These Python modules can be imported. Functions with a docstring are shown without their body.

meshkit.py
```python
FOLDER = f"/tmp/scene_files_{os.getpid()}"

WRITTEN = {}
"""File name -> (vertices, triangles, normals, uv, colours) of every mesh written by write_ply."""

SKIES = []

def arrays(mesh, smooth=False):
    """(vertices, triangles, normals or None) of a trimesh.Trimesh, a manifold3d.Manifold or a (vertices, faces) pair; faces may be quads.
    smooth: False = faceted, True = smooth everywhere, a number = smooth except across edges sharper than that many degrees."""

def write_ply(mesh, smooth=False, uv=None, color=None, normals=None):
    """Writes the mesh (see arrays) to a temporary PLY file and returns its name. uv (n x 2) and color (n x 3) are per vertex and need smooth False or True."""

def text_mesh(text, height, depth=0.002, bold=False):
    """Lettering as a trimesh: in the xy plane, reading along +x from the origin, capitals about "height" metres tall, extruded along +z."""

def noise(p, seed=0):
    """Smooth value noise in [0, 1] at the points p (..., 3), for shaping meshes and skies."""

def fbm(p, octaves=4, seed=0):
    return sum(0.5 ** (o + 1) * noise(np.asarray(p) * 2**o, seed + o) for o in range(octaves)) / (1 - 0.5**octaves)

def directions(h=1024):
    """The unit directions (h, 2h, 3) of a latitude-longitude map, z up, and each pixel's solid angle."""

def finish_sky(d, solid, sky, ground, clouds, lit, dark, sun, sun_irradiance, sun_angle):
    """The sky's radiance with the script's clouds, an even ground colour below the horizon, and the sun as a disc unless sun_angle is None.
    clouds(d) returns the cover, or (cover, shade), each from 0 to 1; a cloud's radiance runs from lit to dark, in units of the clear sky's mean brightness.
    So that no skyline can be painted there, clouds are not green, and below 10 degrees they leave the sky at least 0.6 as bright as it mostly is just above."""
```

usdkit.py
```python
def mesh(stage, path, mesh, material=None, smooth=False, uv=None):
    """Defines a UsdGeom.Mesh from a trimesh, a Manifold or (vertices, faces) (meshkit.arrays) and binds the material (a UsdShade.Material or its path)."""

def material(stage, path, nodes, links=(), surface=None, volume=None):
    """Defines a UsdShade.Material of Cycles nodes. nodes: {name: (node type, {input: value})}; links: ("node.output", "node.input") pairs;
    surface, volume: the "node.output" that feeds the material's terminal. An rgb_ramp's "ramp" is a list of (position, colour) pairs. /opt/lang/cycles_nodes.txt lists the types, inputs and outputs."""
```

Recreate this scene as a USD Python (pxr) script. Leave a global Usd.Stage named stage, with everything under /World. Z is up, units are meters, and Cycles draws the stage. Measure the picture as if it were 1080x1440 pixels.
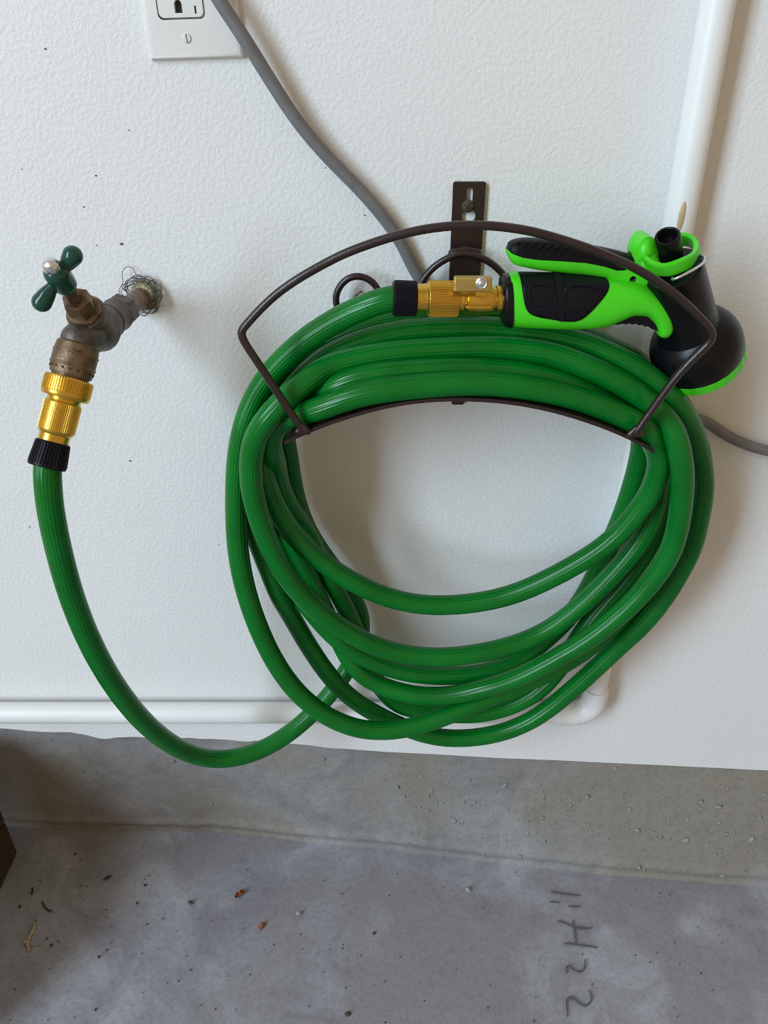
import math, random
import numpy as np, trimesh, manifold3d as mf, usdkit, meshkit
from pxr import Usd, UsdGeom, UsdLux, UsdShade, Gf, Sdf
from scipy.interpolate import CubicSpline, PchipInterpolator
from shapely.geometry import Polygon

# ------------------------------------------------------------------ stage, camera, light
stage = Usd.Stage.CreateInMemory()
UsdGeom.SetStageUpAxis(stage, UsdGeom.Tokens.z)
UsdGeom.SetStageMetersPerUnit(stage, 1.0)
UsdGeom.Xform.Define(stage, '/World')
FPX, PITCH, DIST, CAMZ = 1082.0, math.radians(31), 0.69, 0.97     # wall plane is y = 0, the room lies at y < 0
cam = UsdGeom.Camera.Define(stage, '/World/camera')
cam.AddTranslateOp().Set(Gf.Vec3d(0, -DIST, CAMZ))
cam.AddRotateXOp().Set(90 - math.degrees(PITCH))
cam.CreateHorizontalApertureAttr(24.0)
cam.CreateVerticalApertureAttr(32.0)
cam.CreateFocalLengthAttr(24.0 * FPX / 1080)
cam.CreateClippingRangeAttr(Gf.Vec2f(0.01, 100))
cam.CreateExposureAttr(-0.2)

dome = UsdLux.DomeLight.Define(stage, '/World/ambient_light')      # warm light thrown back by the garage interior
dome.CreateIntensityAttr(0.17)
dome.CreateColorAttr(Gf.Vec3f(1.0, 0.76, 0.50))
KEY_AT, KEY_TO = np.array([-3.9, -4.1, 2.9]), np.array([0.05, 0.0, 0.65])
key = UsdLux.RectLight.Define(stage, '/World/door_daylight')       # the sky seen through the open garage door on the left
key.CreateWidthAttr(1.4)
key.CreateHeightAttr(4.8)
key.CreateIntensityAttr(22.0)
key.CreateColorAttr(Gf.Vec3f(0.64, 0.83, 1.0))
_b = (KEY_AT - KEY_TO) / np.linalg.norm(KEY_AT - KEY_TO)
_r = np.cross([0, 0, 1.0], _b); _r /= np.linalg.norm(_r); _u = np.cross(_b, _r)
key.AddTransformOp().Set(Gf.Matrix4d(*_r, 0, *_u, 0, *_b, 0, *KEY_AT, 1))

# ------------------------------------------------------------------ helpers
cp, sp = math.cos(PITCH), math.sin(PITCH)
def at(px, py, d=0.0):
    """The place that the photograph shows at (px, py), d metres in front of the wall."""
    a, b = (px - 540) / FPX, (720 - py) / FPX
    t = (DIST - d) / (cp + b * sp)
    return np.array([a * t, -d, CAMZ + t * (b * cp - sp)])
def floor_z(x):
    return -0.03 * x
def on_floor(px, py):
    a, b = (px - 540) / FPX, (720 - py) / FPX
    t = CAMZ / (sp - b * cp + 0.03 * -a)
    for _ in range(5):
        t = (CAMZ - floor_z(a * t)) / (sp - b * cp)
    return np.array([a * t, -DIST + t * (cp + b * sp), floor_z(a * t)])

def fbm0(q): return (meshkit.fbm(q) - 0.5) * 2
USED = {}
def numbered(parent, name):
    k = (parent, name)
    n = USED.get(k, 0); USED[k] = n + 1
    return name if n == 0 else f'{name}_{n:03d}'
def keys(prim, **kw):
    for k, v in kw.items():
        if v: prim.SetCustomDataByKey(k, v)
def thing(name, label, cat, group=None, base=(0, 0, 0)):
    x = UsdGeom.Xform.Define(stage, '/World/' + numbered('/World', name))
    x.AddTranslateOp().Set(Gf.Vec3d(*map(float, base)))
    pr = x.GetPrim(); keys(pr, label=label, category=cat, group=group)
    return pr
def base_of(prim):
    o = np.zeros(3)
    while prim and prim.IsValid() and str(prim.GetPath()) != '/World' and prim.GetPath() != Sdf.Path('/'):
        a = prim.GetAttribute('xformOp:translate')
        if a and a.Get() is not None: o += np.array(a.Get())
        prim = prim.GetParent()
    return o
def obj(name, mesh, mat, parent=None, smooth=35, label=None, cat=None, group=None, kind=None):
    root = str(parent.GetPath()) if parent else '/World'
    v, fc, n = meshkit.arrays(mesh, False)
    if parent: v = v - base_of(parent)
    m = usdkit.mesh(stage, root + '/' + numbered(root, name), trimesh.Trimesh(v, fc, process=False), mat, smooth=smooth)
    pr = m.GetPrim(); keys(pr, label=label, category=cat, group=group, kind=kind)
    return pr

def unit(v):
    v = np.asarray(v, float); return v / max(np.linalg.norm(v), 1e-12)
def smooth_path(pts, step=0.004):
    pts = np.asarray(pts, float)
    u = np.r_[0, np.cumsum(np.sqrt(np.linalg.norm(np.diff(pts, axis=0), axis=1)))]
    cs = CubicSpline(u, pts)
    q = cs(np.linspace(0, u[-1], 40 * len(pts)))
    L = np.r_[0, np.cumsum(np.linalg.norm(np.diff(q, axis=0), axis=1))]
    n = max(3, int(L[-1] / step) + 1)
    s = np.linspace(0, L[-1], n)
    return np.stack([np.interp(s, L, q[:, k]) for k in range(3)], 1)
def frames(p):
    t = np.gradient(p, axis=0); t /= np.linalg.norm(t, axis=1)[:, None]
    u = np.zeros_like(p)
    a = np.cross(t[0], [0.3, 0.2, 1.0]); u[0] = unit(a)
    for i in range(1, len(p)):
        v = u[i - 1] - t[i] * np.dot(u[i - 1], t[i]); u[i] = unit(v)
    return t, u, np.cross(t, u)
def tube(p, r, seg=16, ribs=0, amp=0.0, cap=True, flat=1.0, closed=False):
    """A swept tube; r is a radius or one per point; ribs flutes of depth amp run along it."""
    p = np.asarray(p, float)
    t, u, w = frames(p)
    r = np.broadcast_to(np.asarray(r, float), (len(p),))
    th = np.linspace(0, 2 * np.pi, seg, endpoint=False)
    k = 1 + (amp * np.cos(ribs * th) if ribs else 0 * th)
    v = p[:, None] + r[:, None, None] * (np.cos(th) * k)[None, :, None] * u[:, None] + flat * r[:, None, None] * (np.sin(th) * k)[None, :, None] * w[:, None]
    n = len(p); v = v.reshape(-1, 3)
    i = np.arange(n - 1)[:, None] * seg + np.arange(seg)[None]
    j = np.arange(n - 1)[:, None] * seg + (np.arange(seg)[None] + 1) % seg
    fc = np.concatenate([np.stack([i, j, j + seg], -1).reshape(-1, 3), np.stack([i, j + seg, i + seg], -1).reshape(-1, 3)])
    if cap:
        v = np.vstack([v, p[:1], p[-1:]]); a, b = n * seg, n * seg + 1
        k0 = np.arange(seg); k1 = (k0 + 1) % seg
        fc = np.vstack([fc, np.stack([k0 * 0 + a, k1, k0], 1), np.stack([k0 * 0 + b, (n - 1) * seg + k0, (n - 1) * seg + k1], 1)])
    return trimesh.Trimesh(v, fc, process=False)
def lathe(o, axis, prof, seg=64, knurl=0):
    """Turns prof [(s, r) or (s, r, amplitude)] about axis from o; amplitude makes knurl teeth."""
    o = np.asarray(o, float); ax = unit(axis)
    u = unit(np.cross(ax, [0.2, 1.0, 0.31])); w = np.cross(ax, u)
    if knurl: seg = knurl * 6
    th = np.linspace(0, 2 * np.pi, seg, endpoint=False)
    sq = np.tanh(3 * np.cos(knurl * th)) if knurl else 0 * th
    rows = []
    for q in prof:
        r = q[1] + (q[2] if len(q) > 2 else 0) * sq
        rows.append(o + ax * q[0] + (r * np.cos(th))[:, None] * u + (r * np.sin(th))[:, None] * w)
    n = len(rows); v = np.vstack(rows + [o + ax * prof[0][0], o + ax * prof[-1][0]])
    i = np.arange(n - 1)[:, None] * seg + np.arange(seg)[None]
    j = np.arange(n - 1)[:, None] * seg + (np.arange(seg)[None] + 1) % seg
    k0 = np.arange(seg); k1 = (k0 + 1) % seg
    fc = np.concatenate([np.stack([i, j, j + seg], -1).reshape(-1, 3), np.stack([i, j + seg, i + seg], -1).reshape(-1, 3),
                         np.stack([k0 * 0 + n * seg, k1, k0], 1), np.stack([k0 * 0 + n * seg + 1, (n - 1) * seg + k0, (n - 1) * seg + k1], 1)])
    m = trimesh.Trimesh(v, fc, process=False)
    return m
def man(m):
    m = trimesh.Trimesh(m.vertices, m.faces, process=True)
    if m.volume < 0: m.invert()
    return mf.Manifold(mf.Mesh(np.asarray(m.vertices, np.float32), np.asarray(m.faces, np.uint32)))
def tri(m):
    q = m.to_mesh(); return trimesh.Trimesh(q.vert_properties[:, :3], q.tri_verts, process=False)
def hull(pts, rs):
    """Hull of spheres."""
    ms = [mf.Manifold.sphere(float(r), 20).translate([float(c) for c in q]) for q, r in zip(pts, rs)]
    return mf.Manifold.batch_hull(ms)
def box(c, size, rot=None, bevel=0.0):
    if bevel:
        h = np.array(size) / 2 - bevel
        pts = [np.array([a, b, g]) * h for a in (-1, 1) for b in (-1, 1) for g in (-1, 1)]
        m = mf.Manifold.batch_hull([mf.Manifold.sphere(bevel, 12).translate(list(map(float, q))) for q in pts])
        m = tri(m)
    else:
        m = trimesh.creation.box(size)
    if rot is not None: m.apply_transform(rot)
    m.apply_translation(c); return m
def prism(pix, d0, d1, ref=0.1):
    """Outline given in the photograph, taken to the plane ref in front of the wall and extruded from d0 to d1."""
    q = np.array([at(x, y, ref)[[0, 2]] for x, y in pix])
    cs = mf.CrossSection([q.tolist()]) if Polygon(q).exterior.is_ccw else mf.CrossSection([q[::-1].tolist()])
    return mf.Manifold.extrude(cs, d1 - d0).transform(np.array([[1, 0, 0, 0], [0, 0, -1, -d0], [0, 1, 0, 0]], float)[:, :4])
def round_pix(pix, n=5):
    """Chaikin rounding of a closed outline."""
    q = np.array(pix, float)
    for _ in range(n):
        a, b = q, np.roll(q, -1, 0)
        q = np.stack([a * .75 + b * .25, a * .25 + b * .75], 1).reshape(-1, 2)
    return q
def loft(stations, d, grow=0.0, power=2.5, seg=40, n=60):
    """stations: (top px, bottom px, half depth); superellipse rings about the plane d in front of the wall."""
    top = np.array([at(*s[0], d) for s in stations]); bot = np.array([at(*s[1], d) for s in stations]); hd = np.array([s[2] for s in stations])
    mid = (top + bot) / 2
    u = np.r_[0, np.cumsum(np.linalg.norm(np.diff(mid, axis=0), axis=1))]
    uu = np.linspace(0, u[-1], n)
    T, B, H = (PchipInterpolator(u, q)(uu) for q in (top, bot, hd))
    th = np.linspace(0, 2 * np.pi, seg, endpoint=False)
    c, s = np.cos(th), np.sin(th)
    c, s = np.sign(c) * abs(c) ** (2 / power), np.sign(s) * abs(s) ** (2 / power)
    M, V = (T + B) / 2, (T - B) / 2
    ln = np.linalg.norm(V, axis=1)[:, None]; V = V * (ln + grow) / np.maximum(ln, 1e-9)
    v = (M[:, None] + V[:, None] * c[None, :, None] + (H + grow)[:, None, None] * s[None, :, None] * np.array([0, -1.0, 0])).reshape(-1, 3)
    i = np.arange(n - 1)[:, None] * seg + np.arange(seg)[None]
    j = np.arange(n - 1)[:, None] * seg + (np.arange(seg)[None] + 1) % seg
    k0 = np.arange(seg); k1 = (k0 + 1) % seg
    v = np.vstack([v, M[:1], M[-1:]])
    fc = np.concatenate([np.stack([i, j, j + seg], -1).reshape(-1, 3), np.stack([i, j + seg, i + seg], -1).reshape(-1, 3),
                         np.stack([k0 * 0 + n * seg, k1, k0], 1), np.stack([k0 * 0 + n * seg + 1, (n - 1) * seg + k0, (n - 1) * seg + k1], 1)])
    return trimesh.Trimesh(v, fc, process=False)

# ------------------------------------------------------------------ materials
def mat(name, nodes, links=(), surface='p.BSDF'):
    return usdkit.material(stage, '/World/Looks/' + name, nodes, links, surface=surface)
def plain(name, color, rough=0.45, metal=0.0, bump=0.0, scale=400, var=0.0, vscale=60, **kw):
    """One colour with a little procedural unevenness in tone, gloss and relief."""
    n = {'geo': ('geometry', {}), 'p': ('principled_bsdf', {'roughness': rough, 'metallic': metal, **kw}),
         'n1': ('noise_texture', {'scale': vscale, 'detail': 4.0}),
         'r1': ('rgb_ramp', {'ramp': [(0.3, [c * (1 - var) for c in color]), (0.7, [min(1, c * (1 + var)) for c in color])]})}
    l = [('geo.position', 'n1.vector'), ('n1.fac', 'r1.fac'), ('r1.color', 'p.base_color')]
    if bump:
        n['n2'] = ('noise_texture', {'scale': scale, 'detail': 3.0}); n['b'] = ('bump', {'strength': bump, 'distance': 0.001})
        l += [('geo.position', 'n2.vector'), ('n2.fac', 'b.height'), ('b.normal', 'p.normal')]
    return mat(name, n, l)

M = {}
M['wall'] = mat('white_wall_paint', {
    'geo': ('geometry', {}), 'p': ('principled_bsdf', {'roughness': 0.55}),
    'n1': ('noise_texture', {'scale': 260.0, 'detail': 3.0, 'roughness': 0.6}),
    'rl': ('rgb_ramp', {'ramp': [(0.40, (0, 0, 0)), (0.62, (1, 1, 1))]}),
    'n3': ('noise_texture', {'scale': 3.0, 'detail': 3.0}),
    'rc': ('rgb_ramp', {'ramp': [(0.3, (0.73, 0.725, 0.71)), (0.7, (0.77, 0.768, 0.76))]}),
    'b': ('bump', {'strength': 0.25, 'distance': 0.0009})},
    [('geo.position', 'n1.vector'), ('n1.fac', 'rl.fac'), ('rl.color', 'b.height'), ('b.normal', 'p.normal'),
     ('geo.position', 'n3.vector'), ('n3.fac', 'rc.fac'), ('rc.color', 'p.base_color')])
M['pipe'] = plain('white_pipe_paint', (0.78, 0.775, 0.76), 0.4, bump=0.12, scale=90, var=0.02, vscale=15)
def concrete(name, a, b, c, tint):
    return mat(name, {
        'geo': ('geometry', {}), 'p': ('principled_bsdf', {'roughness': 0.72}),
        'n1': ('noise_texture', {'scale': 8.0, 'detail': 8.0, 'roughness': 0.62, 'distortion': 0.7}),
        'r1': ('rgb_ramp', {'ramp': [(0.35, a), (0.5, b), (0.64, c)]}),
        'n2': ('noise_texture', {'scale': 4.0, 'detail': 5.0, 'distortion': 0.5}),
        'r2': ('rgb_ramp', {'ramp': [(0.47, (0, 0, 0)), (0.56, (1, 1, 1))]}),
        'mx': ('mix', {'color2': tint}),
        'n3': ('noise_texture', {'scale': 170.0, 'detail': 4.0, 'roughness': 0.7}),
        'r3': ('rgb_ramp', {'ramp': [(0.30, (0.80, 0.80, 0.80)), (0.55, (1, 1, 1)), (0.76, (1.0, 1.0, 1.0))]}),
        'mu': ('mix', {'mix_type': 'multiply', 'fac': 1.0}),
        'n4': ('noise_texture', {'scale': 60.0, 'detail': 8.0, 'roughness': 0.7}),
        'b': ('bump', {'strength': 0.5, 'distance': 0.0015})},
        [('geo.position', 'n1.vector'), ('n1.fac', 'r1.fac'), ('geo.position', 'n2.vector'), ('n2.fac', 'r2.fac'), ('r2.color', 'mx.fac'),
         ('r1.color', 'mx.color1'), ('mx.color', 'mu.color1'), ('geo.position', 'n3.vector'), ('n3.fac', 'r3.fac'), ('r3.color', 'mu.color2'),
         ('mu.color', 'p.base_color'), ('geo.position', 'n4.vector'), ('n4.fac', 'b.height'), ('b.normal', 'p.normal')])
M['floor'] = concrete('floor_concrete', (0.235, 0.226, 0.258), (0.315, 0.318, 0.355), (0.395, 0.41, 0.46), (0.275, 0.262, 0.29))
M['stem'] = concrete('footing_concrete', (0.20, 0.19, 0.18), (0.25, 0.24, 0.235), (0.295, 0.287, 0.28), (0.235, 0.215, 0.18))
M['chip'] = plain('concrete_spatter', (0.27, 0.27, 0.26), 0.8, var=0.2)
M['hose'] = mat('green_hose_vinyl', {
    'geo': ('geometry', {}), 'p': ('principled_bsdf', {'roughness': 0.23, 'ior': 1.47, 'subsurface_weight': 0.0, 'specular_ior_level': 0.34, 'coat_weight': 0.0}),
    'n1': ('noise_texture', {'scale': 25.0, 'detail': 3.0}),
    'r1': ('rgb_ramp', {'ramp': [(0.3, (0.0003, 0.112, 0.010)), (0.7, (0.0006, 0.155, 0.016))]}),
    'n2': ('noise_texture', {'scale': 420.0, 'detail': 2.0}), 'b': ('bump', {'strength': 0.10, 'distance': 0.0006})},
    [('geo.position', 'n1.vector'), ('n1.fac', 'r1.fac'), ('r1.color', 'p.base_color'), ('geo.position', 'n2.vector'), ('n2.fac', 'b.height'), ('b.normal', 'p.normal')])
M['black'] = plain('black_plastic', (0.004, 0.004, 0.005), 0.30, bump=0.1, scale=900, var=0.1, specular_ior_level=0.24)
M['collar'] = plain('ribbed_black_plastic', (0.005, 0.005, 0.009), 0.42, specular_ior_level=0.18, var=0.1)
M['rubber'] = plain('black_rubber', (0.005, 0.005, 0.008), 0.42, specular_ior_level=0.18, bump=0.15, scale=1500, var=0.1)
M['lime'] = plain('lime_green_plastic', (0.065, 0.66, 0.012), 0.36, var=0.03)
M['brass'] = plain('gold_brass', (0.70, 0.45, 0.075), 0.30, 1.0, bump=0.04, scale=600, var=0.06)
M['dull_brass'] = plain('sand_cast_brass', (0.55, 0.40, 0.13), 0.45, 1.0, bump=0.35, scale=1200, var=0.1)
M['old_brass'] = plain('tarnished_brass', (0.19, 0.125, 0.075), 0.5, 0.8, bump=0.4, scale=500, var=0.3, vscale=160)
M['old_bronze'] = plain('weathered_bronze', (0.12, 0.10, 0.088), 0.5, 0.7, bump=0.5, scale=420, var=0.35, vscale=140)
M['copper'] = plain('weathered_pipe', (0.24, 0.185, 0.155), 0.6, 0.3, bump=0.5, scale=380, var=0.3, vscale=150)
M['steel'] = plain('bright_steel', (0.72, 0.74, 0.76), 0.32, 1.0)
M['dark_green'] = plain('dark_green_enamel', (0.006, 0.055, 0.038), 0.2, bump=0.15, scale=300, var=0.2)
M['bronze_paint'] = plain('brown_powder_coat', (0.019, 0.008, 0.008), 0.34, bump=0.25, scale=900, var=0.15, coat_weight=0.2)
M['cable'] = plain('grey_cable_jacket', (0.155, 0.15, 0.15), 0.5, bump=0.2, scale=500, var=0.12, vscale=80)
M['plate'] = plain('ivory_white_plastic', (0.74, 0.73, 0.70), 0.33, var=0.02, vscale=30)
M['dark'] = plain('dark_slot', (0.03, 0.025, 0.02), 0.7)
M['screw_paint'] = plain('painted_screw', (0.66, 0.66, 0.65), 0.35, var=0.05)
M['fibre'] = plain('grey_fibre', (0.12, 0.11, 0.09), 0.8)
M['caulk'] = plain('yellowed_caulk', (0.42, 0.36, 0.20), 0.6, bump=0.5, scale=300, var=0.25, vscale=200)
M['leaf'] = plain('dry_leaf', (0.26, 0.085, 0.03), 0.7, var=0.4, vscale=400)
M['bark'] = plain('dark_twig', (0.06, 0.045, 0.03), 0.8, var=0.3, vscale=400)
M['straw'] = plain('pale_straw', (0.42, 0.36, 0.22), 0.8, var=0.2, vscale=400)
M['pebble'] = plain('pebble', (0.30, 0.30, 0.30), 0.7, var=0.6, vscale=500)
M['ink'] = plain('pencil_line', (0.10, 0.10, 0.115), 0.8, var=0.2, vscale=500)
M['unseen_box'] = plain('unseen_box_brown', (0.05, 0.028, 0.018), 0.6, bump=0.3, scale=200, var=0.3)
M['drip'] = plain('tan_glue', (0.55, 0.42, 0.24), 0.5, var=0.1)

# ------------------------------------------------------------------ the setting
rng = np.random.default_rng(4)
edge = [(-120, 1012), (0, 1024), (60, 1029), (100, 1030), (118, 1033), (135, 1038), (150, 1039.5), (166, 1036.5), (200, 1036.5), (235, 1041), (262, 1038), (300, 1039),
        (350, 1043), (355, 1041), (440, 1048), (455, 1051), (540, 1057), (620, 1061), (700, 1066), (780, 1069), (862, 1073), (950, 1077), (1080, 1083.5), (1200, 1089)]
ed = np.array([at(x, y, 0.0)[[0, 2]] for x, y in edge])
xs = np.linspace(-1.0, 1.1, 300)
zb = np.interp(xs, ed[:, 0], ed[:, 1])
zb += np.where(xs < -0.05, 0.0012, 0.0004) * fbm0(np.stack([xs * 60, 0 * xs, 0 * xs], 1))
poly = Polygon(np.vstack([np.stack([xs, zb], 1), [[1.1, 2.4], [-1.0, 2.4]]]))
w = trimesh.creation.extrude_polygon(poly, 0.012)
w.apply_transform(np.array([[1, 0, 0, 0], [0, 0, 1, 0], [0, 1, 0, 0], [0, 0, 0, 1.0]])); w.invert()
wall = obj('wall_back', w, M['wall'], smooth=False, kind='structure', label='white painted textured garage wall behind the hose')

foot = [(-120, 1152), (0, 1160), (80, 1165), (200, 1167), (300, 1170), (411, 1180), (500, 1188), (589, 1198), (700, 1213), (735, 1217), (858, 1229), (960, 1237), (1080, 1245), (1200, 1253)]
fq = np.array([on_floor(x, y) for x, y in foot])
fy = CubicSpline(fq[:, 0], fq[:, 1])
nx, nz = 420, 60
X = np.linspace(-0.72, 0.78, nx)
yf = np.interp(X, fq[:, 0], fq[:, 1])
zt = np.interp(X, xs, zb) + 0.015
rows = []
for k in range(nz):
    s = k / (nz - 1)                               # 0 at the top, 1 at the floor
    Y = 0.009 * (1 - s) + yf * s
    Z = zt * (1 - s) + (floor_z(X) - 0.002) * s
    g = np.exp(-((s - 0.965) / 0.018) ** 2) * 0.002 - np.exp(-((s - 0.90) / 0.03) ** 2) * 0.003   # a trowelled groove and lip along the foot
    nse = fbm0(np.stack([X * 9, 0 * X + s * 2.5, 0 * X], 1)) * 0.0035 + fbm0(np.stack([X * 70, 0 * X + s * 18, 0 * X + 5], 1)) * 0.0011
    rows.append(np.stack([X, Y + (g + nse) * min(1, k / 8), Z], 1))
v = np.vstack(rows)
i = np.arange(nz - 1)[:, None] * nx + np.arange(nx - 1)[None]
fc = np.concatenate([np.stack([i, i + nx, i + nx + 1], -1).reshape(-1, 3), np.stack([i, i + nx + 1, i + 1], -1).reshape(-1, 3)])
stem_mesh = trimesh.Trimesh(v, fc, process=False)
stem = obj('baseboard_concrete', stem_mesh, M['stem'], smooth=True, kind='structure', label='bare grey concrete footing below the white wall')
# cement spatter stuck to the footing
pts, cnt = [], 0
blobs = []
V3 = np.array(rows)
for _ in range(260):
    cx = rng.choice([0.03, 0.12, 0.22, 0.34, 0.44, 0.5]) + rng.normal(0, 0.04) if rng.random() < 0.75 else rng.uniform(-0.45, 0.55)
    ss = np.clip(rng.normal(0.55, 0.22), 0.06, 0.92)
    a = int(np.interp(cx, X, np.arange(nx))); b = int(ss * (nz - 1))
    c = V3[b, a]
    r = rng.uniform(0.0008, 0.0026) * (1.3 if rng.random() < 0.15 else 0.8)
    m = trimesh.creation.icosphere(1, r); m.vertices *= [rng.uniform(0.8, 1.9), 0.6, rng.uniform(0.6, 1.1)]
    m.vertices += rng.normal(0, r * 0.18, m.vertices.shape)
    m.apply_transform(trimesh.transformations.rotation_matrix(rng.uniform(0, 3), [0, 1, 0]))
    m.apply_translation(c + [0, -r * 0.2, 0]); blobs.append(m)
obj('cement_spatter', trimesh.util.concatenate(blobs), M['chip'], stem, smooth=True, kind='stuff')

gx, gy = np.meshgrid(np.linspace(-1.2, 1.2, 260), np.linspace(-2.2, 0.06, 300))
hz = floor_z(gx)
q = np.stack([gx.ravel(), gy.ravel(), 0 * gx.ravel()], 1)
yfoot = np.interp(gx.ravel(), fq[:, 0], fq[:, 1])
near = np.exp(-((gy.ravel() - yfoot + 0.055) / 0.035) ** 2) * (gx.ravel() > 0.1)
dz = fbm0(q * 4) * 0.002 + near * fbm0(q * 55) * 0.0022
v = np.stack([gx.ravel(), gy.ravel(), hz.ravel() + dz - 0.001], 1)
ny, nx2 = gx.shape
i = np.arange(ny - 1)[:, None] * nx2 + np.arange(nx2 - 1)[None]
fc = np.concatenate([np.stack([i, i + 1, i + nx2 + 1], -1).reshape(-1, 3), np.stack([i, i + nx2 + 1, i + nx2], -1).reshape(-1, 3)])
floor = obj('floor', trimesh.Trimesh(v, fc, process=False), M['floor'], smooth=True, kind='structure', label='stained grey concrete garage floor')
def ribbon(pix, wd):
    p = smooth_path([on_floor(x, y) for x, y in pix], 0.003) if len(pix) > 2 else np.array([on_floor(*pix[0]), on_floor(*pix[1])])
    p[:, 2] += 0.0006
    t = np.gradient(p, axis=0); n = np.stack([-t[:, 1], t[:, 0], 0 * t[:, 0]], 1); n /= np.linalg.norm(n, axis=1)[:, None] + 1e-12
    k = wd * (0.5 + 0.5 * np.sin(np.linspace(0.3, 2.8, len(p))))[:, None]
    lo = np.array([0, 0, -0.0012])
    v = np.vstack([p + n * k, p - n * k, p + n * k + lo, p - n * k + lo]); m = len(p); a = np.arange(m - 1)
    qd = lambda i, j: np.concatenate([np.stack([i, i + 1, j + 1], 1), np.stack([i, j + 1, j], 1)])
    return trimesh.Trimesh(v, np.concatenate([qd(a + m, a), qd(a, a + 2 * m), qd(a + 3 * m, a + m)]), process=False)
sc = lambda *p: [(680 + u / 2.7, 1050 + v / 2.7) for u, v in p]
for s in [sc((255, 550), (310, 559), (365, 565)), sc((252, 588), (287, 592)), sc((322, 604), (345, 608), (367, 606)), sc((280, 662), (312, 671), (345, 685), (412, 687)),
          sc((338, 660), (343, 690), (352, 745)), sc((305, 746), (360, 752), (432, 763)), sc((318, 862), (320, 832), (335, 840), (352, 852), (375, 852), (385, 830), (384, 808)),
          sc((316, 1028), (316, 985), (320, 955), (345, 957), (380, 983), (405, 970), (410, 945), (398, 925))]:
    obj('pencil_mark', ribbon(s, 0.00095), M['ink'], floor, smooth=False)

# ------------------------------------------------------------------ white painted pipe: down the wall, round an elbow and away to the left
pipe = thing('drain_pipe', 'white painted pipe running down the wall and along its foot', 'pipe', base=at(832, 985, 0.02))
R_P = 0.0128
top = at(1010, 0, 0.017); knee = at(832, 1002, 0.017)
xk = knee[0]; zk = knee[2]
xt = top[0]
dx = (xt - xk) / (top[2] - zk)
up = unit([dx, 0, 1.0])
ez = 0.034
obj('riser', lathe([xk, -0.017, zk] + up * ez, up, [(0, R_P), (0.9, R_P)], 48), M['pipe'], pipe)
obj('run', lathe([xk - 0.034, -0.017, zk], [-1, 0, 0], [(0, R_P), (0.75, R_P)], 48), M['pipe'], pipe)
a = np.linspace(0, np.pi / 2, 14)
rc = 0.022
C = np.array([xk - rc, -0.017, zk + rc])
arc = [C + rc * np.array([np.sin(t), 0, -np.cos(t)]) for t in a]
el = np.array([[xk - 0.042, -0.017, zk]] + arc + [[xk + dx * 0.042, -0.017, zk + 0.042]])
obj('elbow', tube(el, R_P + 0.0022, 40), M['pipe'], pipe, smooth=50)
dp = trimesh.creation.icosphere(3, 1.0); dp.vertices *= [0.0026, 0.0012, 0.012]
dp.apply_transform(trimesh.transformations.rotation_matrix(0.03, [0, 1, 0])); dq = at(958, 305, 0.0295); dp.apply_translation(dq + [0, -0.0003, 0])
obj('glue_drip', dp, M['drip'], pipe, smooth=True, label='tan drip of dried glue')

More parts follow.
